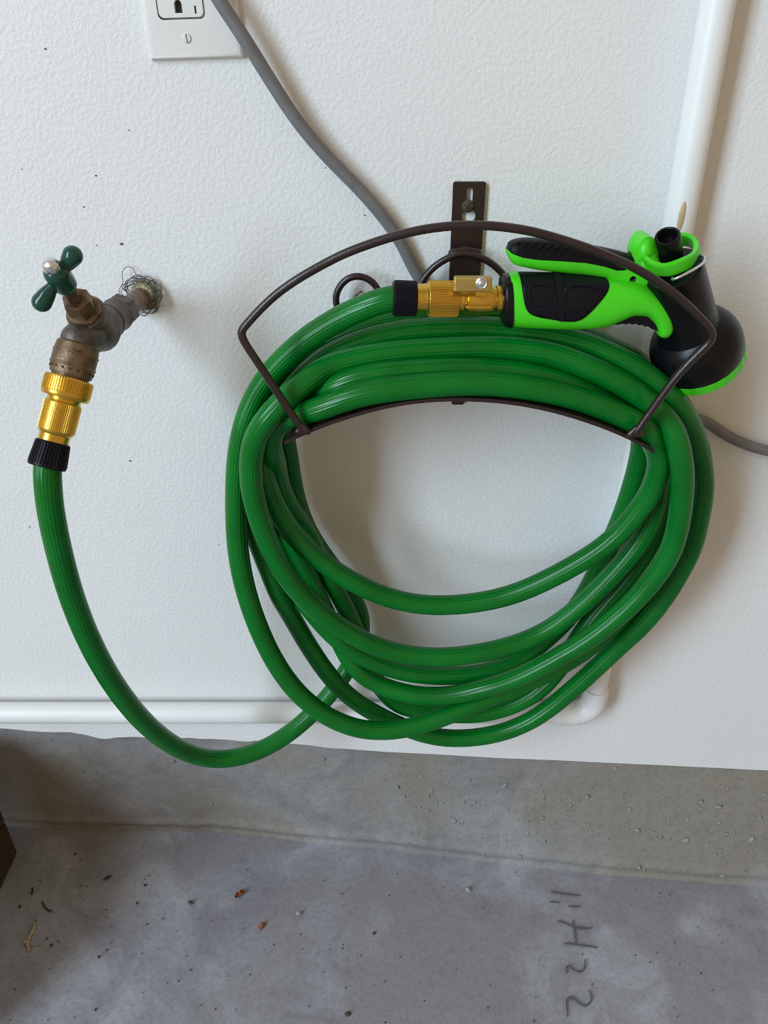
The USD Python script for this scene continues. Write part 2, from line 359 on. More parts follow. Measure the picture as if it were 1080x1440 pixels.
# ------------------------------------------------------------------ outlet
out = thing('wall_outlet', 'white plastic wall outlet with cover plate and slotted screw', 'outlet', base=at(278, 83, 0))
A0, A1 = at(214, 85, 0.0), at(343.5, 81, 0.0)
wx = unit(A1 - A0); wz = np.cross(wx, [0, 1, 0]); wz = wz if wz[2] > 0 else -wz
PW = np.linalg.norm(A1 - A0); PH = PW * 114 / 70
def onplate(u, v, d): return A0 + wx * u * PW + wz * v * PH + np.array([0, -d, 0])
rotp = np.eye(4); rotp[:3, 0] = wx; rotp[:3, 1] = [0, 1, 0]; rotp[:3, 2] = wz
def slab(u0, u1, v0, v1, d0, d1, ins, rad=0.0):
    """A plate with bevelled rim."""
    def rect(i):
        q = Polygon([(u0 * PW + i, v0 * PH + i), (u1 * PW - i, v0 * PH + i), (u1 * PW - i, v1 * PH - i), (u0 * PW + i, v1 * PH - i)])
        if rad: q = q.buffer(-rad).buffer(rad, 6)
        return np.array(q.exterior.coords)[:-1]
    ring = [rect(0), rect(0), rect(ins * 0.35), rect(ins)]
    n = len(ring[0]); dd = [d0, d0 + (d1 - d0) * 0.35, d0 + (d1 - d0) * 0.8, d1]
    vv = np.vstack([[A0 + wx * q[0] + wz * q[1] + np.array([0, -d, 0]) for q in r] for r, d in zip(ring, dd)])
    m = mf.Manifold.hull_points(vv.tolist()); return m
plate = slab(0, 1, 0, 1, 0.0, 0.0065, 0.004)
uR0, uR1 = (234 - 214) / 129.5, (298.5 - 214) / 129.5
vr = float(np.dot(at(266, 27, 0.0065) - A0, wz) / PH)
hole = slab(uR0, uR1, vr, 1 - vr + 0.02, -0.001, 0.02, 0.0, 0.004)
obj('cover_plate', tri(plate - hole), M['plate'], out, smooth=30)
face = slab(uR0 + 0.008, uR1 - 0.008, vr + 0.006, 1 - vr + 0.014, 0.0, 0.0072, 0.0006, 0.004)
def gcut(u, v, wd, h, rnd=False):
    b = tri(slab(u - wd / 2, u + wd / 2, v - h / 2, v + h / 2, 0.003, 0.02, 0.0, 0.0))
    return man(b)
gx0, gv = (263.5 - 214) / 129.5, vr + 0.072
gcyl = mf.Manifold.cylinder(0.02, 0.0028, 0.0028, 32).transform(np.array([[1, 0, 0, 0], [0, 0, -1, 0], [0, 1, 0, 0]], float)).translate(list(map(float, onplate(gx0, gv + 0.01, 0.003))))
face = face - gcyl - gcut(gx0, gv - 0.012, 0.080, 0.05) - gcut(gx0 + 0.175, gv - 0.022, 0.02, 0.042)
for u in (-0.11, 0.11): face = face - gcut(gx0 + u, gv + 0.12, 0.025, 0.07)
obj('receptacle', tri(face), M['plate'], out, smooth=30)
obj('slot', tri(slab(gx0 - 0.2, gx0 + 0.25, gv - 0.05, gv + 0.25, 0.0005, 0.0032, 0.0)), M['dark'], out, smooth=False, label='dark earth hole and slots')
sc0 = onplate((269.5 - 214) / 129.5, 0.118, 0.0058)
screw = man(lathe(sc0, [0, -1, 0], [(0, 0.0034), (0.001, 0.0034), (0.0016, 0.0028), (0.0017, 0.001)], 40))
cut = man(box(sc0 + [0, -0.002, 0], [0.0007, 0.0018, 0.01], trimesh.transformations.rotation_matrix(-0.13, [0, 1, 0])))
obj('screw', tri(screw), M['screw_paint'], out, label='painted slotted screw')
obj('screw_slot', box(sc0 + [0, -0.00165, 0], [0.0006, 0.0003, 0.0056], trimesh.transformations.rotation_matrix(-0.13, [0, 1, 0])), M['dark'], out, smooth=False)

# ------------------------------------------------------------------ grey cable
cq = [at(276, -60, 0.02), at(302, -10, 0.021), at(333, 38, 0.020), at(371, 98, 0.017), at(416, 167, 0.014), at(462, 222, 0.012), at(504, 265, 0.011), at(537, 303, 0.010), at(566, 346, 0.008), at(592, 394, 0.0065),
      at(640, 440, 0.0105), at(690, 492, 0.0115), at(732, 532, 0.013), at(790, 562, 0.020), at(858, 580, 0.032), at(905, 591, 0.0365), at(950, 590, 0.0275), at(990, 592, 0.015), at(1012, 606, 0.010), at(1042, 622, 0.011), at(1080, 634, 0.012), at(1140, 640, 0.013)]
cb = obj('power_cable', tube(smooth_path(cq, 0.003), 0.0052, 20), M['cable'], None, smooth=True, label='grey electrical cable running from the outlet down behind the coiled hose', cat='cable')

# ------------------------------------------------------------------ rack
rack = thing('hose_rack', 'dark brown metal hose hanger screwed to the wall holding the coil', 'hose hanger', base=at(655, 562, 0.0))
# back plate with keyhole
bp = [(637.5, 255), (683.5, 255), (681, 300), (677, 380), (665, 567), (649, 567), (633, 380), (635.5, 300)]
bq = np.array([at(x, y, 0.004) for x, y in [(637.5, 255.5), (683.5, 255.5)]])
wpl = bq[1, 0] - bq[0, 0]; xc = bq[:, 0].mean(); ztop = bq[0, 2]
zbot = at(655, 569, 0.004)[2]
sh = Polygon([(-wpl / 2, 0), (wpl / 2, 0), (wpl / 2, -0.15), (0.006, zbot - ztop + 0.02), (0.006, zbot - ztop), (-0.006, zbot - ztop), (-0.006, zbot - ztop + 0.02), (-wpl / 2, -0.15)]).buffer(-0.002).buffer(0.002, 5)
from shapely.geometry import Point, box as sbox
kz = at(659, 304, 0.004)
kx, kzz = kz[0] - xc, kz[2] - ztop
keyhole = Point(kx, kzz).buffer(0.0058, 16).union(sbox(kx - 0.0026, kzz, kx + 0.0026, kzz + 0.02)).union(Point(kx, kzz + 0.02).buffer(0.0026, 10))
pl = trimesh.creation.extrude_polygon(sh.difference(keyhole), 0.003)
pl.apply_transform(np.array([[1, 0, 0, xc], [0, 0, -1, -0.001], [0, 1, 0, ztop], [0, 0, 0, 1.0]]))
obj('wall_plate', pl, M['bronze_paint'], rack, smooth=30)
s0 = at(658, 290, 0.0045)
hd = man(lathe(s0, [0, -1, 0], [(0, 0.0052), (0.0012, 0.0048), (0.0024, 0.0034), (0.003, 0.001)], 32))
for ang in (0.4, 0.4 + np.pi / 2):
    hd = hd - man(box(s0 + [0, -0.003, 0], [0.0009, 0.0028, 0.006], trimesh.transformations.rotation_matrix(ang, [0, 1, 0])))
obj('screw', tri(hd), M['bark'], rack, label='dark cross-head screw in the keyhole')
# saddle
tp = np.array([at(x, y, 0.13) for x, y in [(400, 620), (425, 608), (480, 587), (560, 566), (650, 559), (750, 569), (830, 591), (890, 616), (920, 633)]])
tz = CubicSpline(tp[:, 0], tp[:, 2])
xx = np.linspace(tp[0, 0], tp[-1, 0], 60); zz = tz(xx)
th = 0.0022
prof = np.vstack([np.stack([xx, zz], 1), np.stack([xx, zz - th], 1)[::-1]])
def sheet(y0, y1, pr):
    m = trimesh.creation.extrude_polygon(Polygon(pr), y1 - y0)
    m.apply_transform(np.array([[1, 0, 0, 0], [0, 0, -1, -y0], [0, 1, 0, 0], [0, 0, 0, 1.0]])); return m
sd_ = sheet(0.0195, 0.130, prof); sv = sd_.vertices.copy(); rear = sv[:, 1] > -0.1; xm = xx.mean(); nx_ = xm + (sv[:, 0] - xm) * 0.80
sv[rear, 2] += tz(nx_[rear]) - tz(sv[rear, 0]); sv[rear, 0] = nx_[rear]; sd_.vertices = sv            # the ends slant back to the wall
obj('saddle', sd_, M['bronze_paint'], rack, smooth=30)
zs = float(tz(xc)); obj('gusset', box([xc, -0.0122, zs - 0.005], [0.010, 0.0185, 0.010], bevel=0.001), M['bronze_paint'], rack)
lip = np.vstack([np.stack([xx, zz + 0.0006], 1), np.stack([xx, zz - 0.0024], 1)[::-1]])
obj('saddle_lip', sheet(0.1295, 0.1322, lip), M['bronze_paint'], rack, smooth=30)
# front guard: arch and two struts in one bent bar
fr = [at(426, 605, 0.134), at(404, 573, 0.135), at(379, 535, 0.136), at(352, 494, 0.137), at(341, 475, 0.137), at(340, 466, 0.137), at(345, 458, 0.137), at(363, 438, 0.137), at(391, 412, 0.136), at(426, 388, 0.136), at(458, 370, 0.135), at(489, 355, 0.135), at(552, 333, 0.135),
      at(600, 322, 0.135), at(640, 317.5, 0.135), at(680, 317, 0.135), at(715, 320, 0.135), at(750, 326, 0.136), at(787, 336, 0.136), at(821, 347, 0.137), at(856, 360.5, 0.138), at(891, 376, 0.139), at(926, 397, 0.140), at(961, 424, 0.140), at(988, 451, 0.141), at(999, 464, 0.141), at(1001, 474, 0.141), at(995, 484, 0.140), at(968, 511, 0.139), at(940, 544, 0.137), at(893, 609, 0.134)]
obj('guard_bar', tube(smooth_path(fr, 0.003), 0.0031, 16), M['bronze_paint'], rack, smooth=60)
for q in (fr[0], fr[-1]):
    w_ = hull([q + [-.004, 0, -.001], q + [.004, 0, -.001], q + [0, 0, .004]], [.0028, .0028, .0026]); obj('weld_bead', tri(w_), M['bronze_paint'], rack, smooth=True)
# scroll work against the wall
sd = 0.017
L = [at(511, 412, sd), at(503, 418, sd), at(497, 426, sd), at(492, 440, sd), at(482, 444, sd), at(474, 431, sd), at(473, 415, sd), at(481, 399, sd), at(494, 390, sd), at(507, 389, sd), at(520, 394, sd), at(530, 405, sd), at(534, 420, sd),
     at(540, 440, sd), at(556, 452, sd), at(572, 442, sd), at(582, 420, sd), at(594, 395, sd), at(610, 376, sd), at(628, 364, sd), at(650, 357, sd)]
Rr = [at(1308 - x, y, sd) for x, y in [(650, 357), (628, 364), (610, 376), (594, 395), (582, 420), (572, 442), (556, 452), (540, 440), (534, 420), (530, 405), (520, 394), (507, 389), (494, 390), (481, 399), (473, 415), (474, 431), (482, 444), (492, 440), (497, 426)]]
obj('scroll_bar', tube(smooth_path(L + Rr[1:], 0.003), 0.0030, 14), M['bronze_paint'], rack, smooth=60)
obj('weld_bead', tri(hull([at(636, 356, .012), at(654, 352, .011), at(672, 355, .011)], [.0036, .0044, .0034])), M['bronze_paint'], rack, smooth=True)

# ------------------------------------------------------------------ hose
HOSE = np.array([[int(c) for c in s.split(',')] for s in """-2554,-1680,7018 -2572,-1717,6905 -2584,-1737,6788 -2595,-1748,6669 -2603,-1753,6549 -2610,-1754,6429 -2615,-1752,6309 -2619,-1748,6189 -2622,-1743,6069 -2623,-1738,5949 -2622,-1731,5829 -2620,-1723,5709 -2615,-1713,5589 -2609,-1703,5470 -2601,-1691,5351 -2590,-1678,5232 -2579,-1663,5113 -2565,-1647,4995 -2550,-1628,4877 -2534,-1608,4760 -2516,-1585,4643 -2497,-1561,4527 -2477,-1535,4411 -2455,-1507,4297 -2433,-1477,4182 -2409,-1445,4069 -2383,-1410,3957 -2355,-1375,3846 -2324,-1337,3736 -2290,-1299,3627 -2252,-1259,3520 -2210,-1218,3416 -2163,-1176,3313 -2109,-1133,3215 -2046,-1090,3122 -1972,-1046,3039 -1884,-1003,2970 -1780,-964,2924 -1667,-927,2904 -1553,-892,2904 -1440,-854,2919 -1330,-812,2943 -1224,-765,2976 -1123,-717,3018 -1025,-669,3069 -932,-623,3129 -844,-579,3197 -759,-537,3272 -678,-496,3351 -602,-456,3434 -529,-416,3521 -462,-379,3614 -402,-346,3712 -350,-322,3818 -308,-309,3930 -277,-303,4045 -257,-302,4164 -250,-299,4284 -261,-292,4403 -289,-284,4520 -330,-277,4632 -379,-274,4741 -435,-272,4848 -493,-270,4953 -554,-268,5057 -614,-265,5161 -672,-262,5266 -726,-260,5373 -773,-259,5484 -812,-258,5597 -845,-258,5713 -870,-259,5830 -889,-262,5949 -902,-265,6068 -912,-270,6188 -920,-275,6308 -929,-282,6428 -938,-288,6547 -938,-294,6668 -919,-299,6789 -877,-302,6907 -816,-302,7026 -739,-302,7122 -650,-301,7185 -550,-300,7243 -441,-299,7292 -328,-299,7332 -212,-299,7363 -95,-299,7389 23,-300,7413 141,-301,7435 259,-302,7455 378,-303,7473 498,-303,7485 618,-301,7492 738,-298,7491 858,-294,7483 977,-289,7469 1096,-286,7449 1214,-286,7425 1331,-290,7397 1447,-299,7365 1561,-314,7330 1673,-333,7289 1783,-355,7243 1887,-378,7191 1985,-405,7134 2072,-438,7078 2148,-488,7023 2219,-546,6928 2288,-557,6812 2341,-540,6699 2371,-513,6583 2384,-493,6463 2386,-479,6343 2382,-470,6223 2373,-464,6102 2361,-461,5983 2345,-460,5863 2325,-460,5745 2302,-460,5627 2277,-459,5509 2250,-458,5392 2223,-457,5275 2193,-458,5159 2161,-460,5043 2126,-466,4928 2085,-474,4816 2038,-480,4705 1985,-481,4597 1926,-482,4492 1858,-490,4394 1777,-511,4308 1687,-546,4236 1591,-586,4177 1491,-624,4123 1386,-655,4072 1277,-679,4028 1164,-697,3994 1046,-713,3973 928,-727,3963 808,-741,3961 689,-753,3967 570,-765,3980 452,-776,3999 335,-787,4026 220,-797,4060 107,-805,4104 -2,-811,4156 -107,-816,4217 -207,-822,4288 -301,-830,4367 -388,-838,4452 -468,-839,4541 -543,-835,4631 -613,-826,4723 -680,-811,4815 -746,-792,4907 -810,-765,4999 -871,-728,5090 -932,-695,5184 -988,-666,5283 -1039,-641,5388 -1085,-621,5498 -1126,-603,5612 -1162,-584,5728 -1192,-566,5847 -1218,-551,5966 -1239,-538,6086 -1253,-526,6207 -1254,-514,6327 -1241,-499,6446 -1210,-482,6562 -1165,-469,6675 -1107,-463,6783 -1041,-466,6887 -966,-475,6985 -885,-483,7077 -797,-489,7162 -705,-494,7241 -609,-497,7313 -508,-498,7379 -404,-498,7439 -296,-498,7493 -185,-498,7538 -70,-498,7576 46,-498,7606 164,-498,7629 283,-498,7645 403,-497,7655 523,-497,7659 643,-496,7659 763,-496,7654 883,-496,7645 1003,-496,7633 1122,-497,7616 1240,-496,7595 1358,-496,7569 1474,-494,7538 1589,-492,7500 1701,-488,7456 1810,-483,7406 1915,-485,7350 2014,-506,7291 2111,-538,7233 2210,-554,7171 2305,-546,7094 2387,-526,7002 2457,-525,6904 2521,-525,6803 2578,-525,6697 2623,-521,6584 2656,-514,6467 2677,-510,6346 2688,-507,6225 2693,-504,6104 2694,-502,5984 2692,-499,5863 2684,-498,5743 2670,-497,5623 2648,-498,5505 2617,-500,5389 2575,-505,5276 2525,-511,5167 2469,-519,5061 2408,-528,4958 2345,-538,4855 2282,-549,4753 2221,-560,4650 2162,-572,4546 2107,-582,4439 2057,-590,4329 2013,-599,4218 1970,-606,4107 1925,-612,3996 1873,-619,3889 1812,-627,3786 1740,-636,3691 1658,-644,3603 1567,-650,3526 1468,-655,3459 1362,-657,3402 1250,-659,3357 1135,-660,3324 1017,-660,3303 897,-659,3297 777,-658,3300 657,-654,3311 538,-646,3323 419,-632,3331 301,-612,3339 187,-586,3366 88,-562,3428 9,-541,3516 -54,-526,3616 -105,-514,3725 -147,-507,3837 -184,-503,3951 -217,-500,4066 -249,-499,4182 -282,-497,4297 -317,-496,4411 -354,-495,4525 -393,-494,4637 -435,-492,4748 -479,-490,4857 -524,-488,4965 -567,-485,5072 -608,-483,5181 -646,-490,5292 -683,-503,5405 -719,-518,5519 -755,-536,5636 -792,-573,5758 -835,-636,5878 -879,-675,5990 -912,-705,6098 -935,-735,6203 -951,-768,6308 -959,-802,6418 -958,-849,6537 -957,-942,6671 -962,-1005,6800 -945,-1033,6916 -899,-1056,7017 -826,-1086,7091 -737,-1123,7143 -639,-1172,7189 -535,-1214,7238 -426,-1244,7290 -316,-1262,7339 -203,-1269,7379 -88,-1274,7408 29,-1278,7430 146,-1279,7446 264,-1279,7459 381,-1278,7469 499,-1275,7477 618,-1271,7481 737,-1266,7479 856,-1258,7471 975,-1250,7457 1095,-1241,7439 1213,-1232,7416 1332,-1221,7388 1450,-1207,7354 1566,-1196,7315 1680,-1190,7272 1793,-1187,7226 1903,-1185,7177 2009,-1181,7126 2107,-1174,7063 2191,-1141,6972 2265,-1095,6864 2322,-1071,6754 2350,-1056,6640 2355,-1038,6525 2348,-1018,6410 2322,-1005,6295 2280,-999,6184 2229,-994,6076 2172,-988,5971 2107,-981,5870 2033,-974,5776 1951,-968,5689 1862,-962,5608 1770,-956,5531 1675,-952,5457 1578,-947,5387 1479,-943,5320 1376,-938,5257 1270,-933,5201 1160,-927,5152 1047,-921,5112 932,-915,5080 814,-909,5055 696,-904,5038 576,-900,5029 456,-899,5030 336,-899,5043 219,-900,5067 104,-901,5102 -7,-901,5147 -115,-901,5201 -219,-901,5261 -319,-901,5328 -416,-902,5400 -508,-903,5477 -595,-905,5560 -677,-908,5650 -753,-913,5745 -821,-918,5846 -883,-922,5952 -936,-927,6065 -979,-936,6183 -1011,-956,6305 -1034,-982,6425 -1054,-988,6536 -1064,-908,6641 -1036,-832,6745 -991,-835,6850 -934,-858,6952 -865,-888,7043 -786,-921,7126 -695,-957,7201 -593,-995,7268 -482,-1036,7327 -371,-1083,7387 -260,-1098,7437 -145,-1102,7470 -29,-1103,7491 89,-1103,7504 208,-1101,7514 327,-1099,7521 446,-1096,7526 566,-1092,7527 686,-1086,7524 805,-1078,7517 925,-1070,7506 1045,-1061,7490 1164,-1052,7468 1282,-1042,7441 1398,-1028,7408 1511,-1009,7369 1620,-985,7324 1727,-961,7274 1832,-939,7220 1936,-924,7163 2037,-914,7104 2132,-905,7042 2218,-894,6957 2293,-881,6854 2356,-866,6749 2408,-849,6641 2448,-831,6528 2476,-815,6413 2494,-802,6294 2502,-796,6175 2499,-795,6055 2485,-797,5935 2458,-802,5819 2416,-808,5706 2364,-815,5598 2304,-823,5494 2241,-830,5392 2174,-838,5293 2103,-846,5196 2030,-855,5101 1953,-864,5010 1872,-874,4921 1787,-883,4837 1697,-894,4758 1600,-904,4688 1496,-915,4629 1387,-927,4580 1274,-938,4540 1159,-949,4509 1042,-960,4484 924,-971,4465 805,-981,4452 685,-991,4446 566,-1001,4448 446,-1010,4459 328,-1019,4479 212,-1027,4509 99,-1035,4549 -10,-1043,4598 -115,-1052,4656 -215,-1060,4722 -310,-1068,4795 -401,-1076,4873 -487,-1084,4957 -568,-1092,5045 -644,-1100,5138 -715,-1108,5234 -780,-1117,5335 -840,-1125,5439 -893,-1133,5547 -940,-1140,5657 -982,-1147,5770 -1019,-1154,5885 -1050,-1160,6001 -1076,-1165,6119 -1097,-1169,6239 -1114,-1170,6360 -1124,-1170,6483 -1125,-1168,6606 -1115,-1166,6731 -1091,-1170,6855 -1048,-1185,6976 -988,-1204,7087 -915,-1211,7185 -835,-1197,7270 -749,-1162,7342 -658,-1125,7406 -564,-1079,7466 -459,-1009,7509 -345,-976,7540 -228,-966,7568 -110,-962,7591 10,-960,7610 130,-958,7624 250,-957,7634 371,-957,7642 492,-957,7649 612,-958,7655 733,-960,7659 853,-963,7661 974,-970,7660 1094,-979,7653 1214,-988,7640 1331,-1000,7619 1446,-1017,7590 1558,-1035,7553 1668,-1045,7510 1777,-1053,7464 1883,-1063,7412 1986,-1075,7353 2086,-1086,7287 2183,-1092,7215 2274,-1100,7136 2349,-1134,7050 2403,-1173,6952 2448,-1184,6844 2488,-1178,6729 2522,-1166,6610 2548,-1158,6489 2568,-1152,6368 2582,-1148,6246 2590,-1146,6125 2592,-1144,6004 2584,-1143,5884 2563,-1142,5765 2530,-1141,5649 2488,-1141,5537 2437,-1140,5427 2380,-1140,5322 2316,-1140,5220 2247,-1141,5122 2174,-1141,5026 2098,-1141,4933 2018,-1140,4843 1935,-1136,4756 1850,-1130,4672 1762,-1123,4591 1673,-1116,4510 1582,-1109,4432 1491,-1099,4354 1399,-1086,4278 1306,-1066,4204 1212,-1042,4134 1115,-1017,4068 1012,-996,4009 905,-981,3957 794,-969,3913 679,-958,3878 562,-945,3854 444,-928,3841 325,-909,3841 208,-888,3852 91,-866,3874 -22,-843,3907 -129,-819,3955 -225,-794,4019 -306,-766,4101 -371,-737,4195 -425,-706,4294 -472,-678,4399 -516,-659,4508 -560,-646,4620 -603,-635,4734 -645,-625,4847 -687,-613,4961 -727,-605,5078 -766,-608,5198 -806,-622,5321 -846,-638,5443 -886,-647,5560 -930,-642,5670 -972,-597,5773 -1003,-562,5882 -1030,-564,5998 -1056,-580,6118 -1079,-600,6239 -1097,-618,6358 -1106,-633,6476 -1104,-642,6591 -1089,-646,6702 -1058,-651,6811 -1007,-665,6917 -941,-696,7020 -869,-732,7121 -792,-762,7218 -712,-787,7310 -629,-801,7396 -539,-807,7474 -441,-804,7540 -336,-799,7594 -225,-797,7640 -111,-799,7678 6,-802,7709 124,-806,7734 243,-810,7752 364,-811,7762 484,-810,7767 605,-808,7769 726,-806,7768 847,-806,7765 967,-810,7760 1087,-817,7751 1206,-822,7738 1324,-825,7721 1441,-829,7700 1558,-839,7673 1672,-861,7642 1783,-890,7604 1891,-919,7560 1999,-941,7510 2103,-958,7450 2202,-968,7381 2294,-970,7305 2380,-963,7226 2459,-943,7145 2533,-913,7061 2600,-879,6973 2663,-847,6880 2720,-818,6783 2772,-793,6684 2819,-772,6582 2860,-757,6479 2893,-752,6373 2916,-759,6264 2927,-770,6151 2933,-778,6036 2938,-781,5919 2941,-782,5801 2937,-783,5684 2922,-787,5568 2897,-792,5454 2867,-796,5341 2835,-799,5228 2799,-800,5115 2759,-799,5004 2714,-799,4894 2663,-798,4785 2608,-795,4677 2547,-787,4569 2484,-775,4461 2420,-766,4353 2355,-761,4247 2289,-758,4142 2222,-755,4038 2156,-752,3936 2089,-749,3834 2020,-746,3734 1949,-743,3636 1876,-742,3540 1798,-741,3448 1715,-741,3361 1625,-741,3281 1528,-740,3210 1425,-740,3148 1316,-740,3098 1202,-740,3059 1086,-740,3030 967,-740,3012 847,-740,3005 727,-740,3010 608,-740,3028 493,-740,3060 381,-741,3104 273,-741,3157 169,-742,3217 67,-741,3280 -33,-738,3347 -131,-735,3417 -226,-730,3491 -315,-725,3571 -398,-721,3658 -473,-717,3752 -541,-714,3852 -603,-711,3956 -660,-710,4063 -713,-709,4173 -764,-709,4286 -812,-712,4400 -857,-717,4518 -900,-727,4639 -940,-745,4764 -978,-773,4892 -1014,-806,5020 -1046,-824,5143 -1077,-823,5258 -1107,-812,5368 -1139,-799,5475 -1169,-786,5581 -1199,-773,5688 -1225,-758,5795 -1248,-744,5903 -1266,-734,6015 -1278,-730,6129 -1284,-729,6246 -1284,-731,6364 -1277,-736,6484 -1264,-745,6603 -1243,-752,6720 -1212,-754,6834 -1172,-751,6942 -1123,-733,7043 -1062,-678,7133 -984,-637,7215 -896,-630,7297 -802,-633,7376 -703,-635,7450 -600,-632,7515 -492,-625,7573 -382,-618,7625 -269,-615,7670 -153,-615,7708 -36,-617,7740 82,-620,7765 202,-622,7782 322,-624,7794 442,-624,7800 562,-622,7803 681,-620,7801 801,-618,7797 921,-617,7788 1040,-619,7777 1158,-623,7761 1276,-627,7741 1393,-630,7716 1509,-629,7686 1621,-623,7649 1731,-612,7607 1839,-600,7562 1946,-585,7512 2055,-554,7459 2163,-488,7393 2262,-443,7316 2356,-424,7242 2446,-413,7169 2533,-406,7094 2615,-405,7013 2694,-404,6924 2764,-405,6826 2820,-422,6720 2854,-459,6610 2869,-505,6499 2874,-547,6387 2878,-574,6268 2886,-587,6145 2892,-594,6021 2894,-599,5897 2888,-603,5774 2871,-608,5652 2845,-613,5532 2811,-620,5414 2771,-628,5299 2726,-637,5185 2676,-645,5074 2620,-653,4966 2559,-664,4863 2492,-679,4766 2419,-701,4675 2342,-725,4589 2261,-746,4506 2177,-763,4425 2091,-777,4346 2002,-786,4267 1910,-795,4192 1813,-805,4122 1712,-817,4058 1608,-830,4000 1501,-844,3947 1393,-860,3898 1282,-879,3855 1171,-903,3817 1059,-932,3783 948,-963,3751 836,-995,3720 724,-1026,3689 612,-1053,3656 499,-1075,3622 385,-1091,3589 268,-1103,3561 150,-1110,3540 31,-1116,3530 -89,-1119,3534 -208,-1122,3553 -322,-1123,3589 -431,-1122,3640 -534,-1120,3702 -629,-1116,3775 -717,-1111,3857 -797,-1106,3946 -870,-1100,4041 -935,-1096,4143 -992,-1091,4248 -1043,-1087,4356 -1089,-1084,4467 -1130,-1080,4580 -1167,-1076,4695 -1200,-1071,4810 -1230,-1066,4926 -1257,-1060,5043 -1281,-1053,5161 -1302,-1044,5279 -1319,-1033,5397 -1332,-1022,5516 -1341,-1010,5636 -1345,-1000,5755 -1344,-990,5876 -1339,-981,5996 -1331,-973,6116 -1321,-964,6236 -1309,-954,6357 -1295,-945,6477 -1276,-941,6598 -1253,-941,6718 -1223,-943,6836 -1188,-938,6950 -1147,-927,7060 -1098,-917,7166 -1040,-913,7268 -973,-914,7365 -898,-920,7457 -817,-928,7545 -731,-941,7627 -642,-956,7705 -548,-973,7778 -451,-994,7845 -352,-1018,7909 -251,-1045,7967 -146,-1072,8020 -37,-1092,8064 79,-1101,8092 139,-1100,8097""".split()], float) / 10000
hose = thing('garden_hose', 'long green ribbed garden hose coiled over the hanger with gold fittings', 'hose', base=HOSE[len(HOSE) // 2])
hp = smooth_path(HOSE, 0.004)
obj('hose_tube', tube(hp, 0.0096 + 0.0006 * np.clip(1 - np.arange(len(hp)) / 130.0, 0, 1), 104, 24, 0.016), M['hose'], hose, smooth=True)
# tap end
h0 = hp[0]; ax = unit(at(110, 486, .125) - at(68, 648, .168)); tip = at(68, 648, .168)
Ltap = np.linalg.norm(at(110, 486, .125) - tip)
vb_s = np.linalg.norm(at(102, 530, .1368) - tip)
obj('collar', lathe(tip - ax * 0.005, ax, [(0.000, 0.0100), (0.0, 0.0136), (0.0012, 0.0140, 0.0), (0.003, 0.0139, 0.00035), (0.019, 0.0124, 0.00035), (0.0202, 0.0113), (0.0205, 0.0101)], knurl=36), M['collar'], hose, label='ribbed black collar')
obj('connector', lathe(tip, ax, [(0.0150, 0.0098), (0.0152, 0.0110), (0.0206, 0.0112), (0.0215, 0.0123), (0.0235, 0.0134), (0.0245, 0.0135, 0.00018), (0.0445, 0.0135, 0.00018), (0.0455, 0.0130), (0.047, 0.0121), (0.052, 0.0121), (0.053, 0.0098)], knurl=60), M['brass'], hose, label='gold quick connector under the tap')
obj('connector_nut', lathe(tip, ax, [(0.0490, 0.0119), (0.0492, 0.0163), (0.0505, 0.0174), (0.0525, 0.0177), (0.0535, 0.0175, 0.0004), (vb_s - 0.003, 0.0175, 0.0004), (vb_s - 0.0015, 0.0167), (vb_s - 0.001, 0.0110)], knurl=56), M['brass'], hose, label='knurled gold nut')
# nozzle end: collar, coupling and ball valve
e1 = at(552, 419.5, .11); e2 = at(706, 421, .107); ax2 = unit(e2 - e1)
S = lambda px: np.linalg.norm(at(px, 420, .109) - at(552, 420, .109))
obj('collar', lathe(e1, ax2, [(0, 0.011), (0.0, 0.0116), (0.001, 0.0128), (0.002, 0.0130, 0.0003), (S(584), 0.0127, 0.0003), (S(586), 0.0118), (S(586) + .0003, 0.01)], knurl=40), M['collar'], hose, label='ribbed black collar')
obj('coupling', lathe(e1, ax2, [(S(584), 0.009), (S(585), 0.0106), (S(588), 0.0109), (S(596), 0.0109), (S(600), 0.0112), (S(602), 0.0128), (S(604), 0.0131, 0.0003), (S(643), 0.0131, 0.0003), (S(645), 0.0124), (S(645.5), 0.009)], knurl=44), M['brass'], hose, label='knurled gold coupling')
vb = obj('valve_body', lathe(e1, ax2, [(S(644), 0.008), (S(645), 0.0105), (S(651), 0.0108), (S(652), 0.0092), (S(656), 0.0092), (S(657), 0.0112), (S(664), 0.0118), (S(674), 0.0122), (S(684), 0.0118), (S(692), 0.0112), (S(693), 0.0088), (S(697), 0.0086), (S(698), 0.0102), (S(705), 0.0104), (S(706), 0.006)], 48), M['brass'], hose, label='gold shut-off valve')
bm = box((at(655, 432, .119) + at(692, 432, .119)) / 2, [np.linalg.norm(at(655, 432, .119) - at(692, 432, .119)), 0.003, 0.0028], bevel=0.0008); obj('web', bm, M['brass'], vb)
lv0, lv1 = at(638, 399, .124), at(691, 399, .124)
lev = box((lv0 + lv1) / 2, [np.linalg.norm(lv1 - lv0), 0.0075, 0.0105], bevel=0.0012)
lever = obj('valve_lever', lev, M['dull_brass'], hose, label='matte brass valve lever')
st = at(677, 398, .1275)
obj('stem', lathe(at(677, 405, .112), [0, -1, 0.1], [(0, .0062), (0.009, .0062), (.0095, .004)], 6), M['brass'], hose, smooth=20)
obj('screw', tri(man(lathe(st, [0, -1, 0.05], [(0, 0.0042), (0.0012, 0.0042), (0.0016, 0.0036), (0.0012, 0.003), (0.0011, 0.0024), (0.0022, 0.0022), (0.0027, 0.001)], 32))), M['steel'], lever, label='bright round screw')

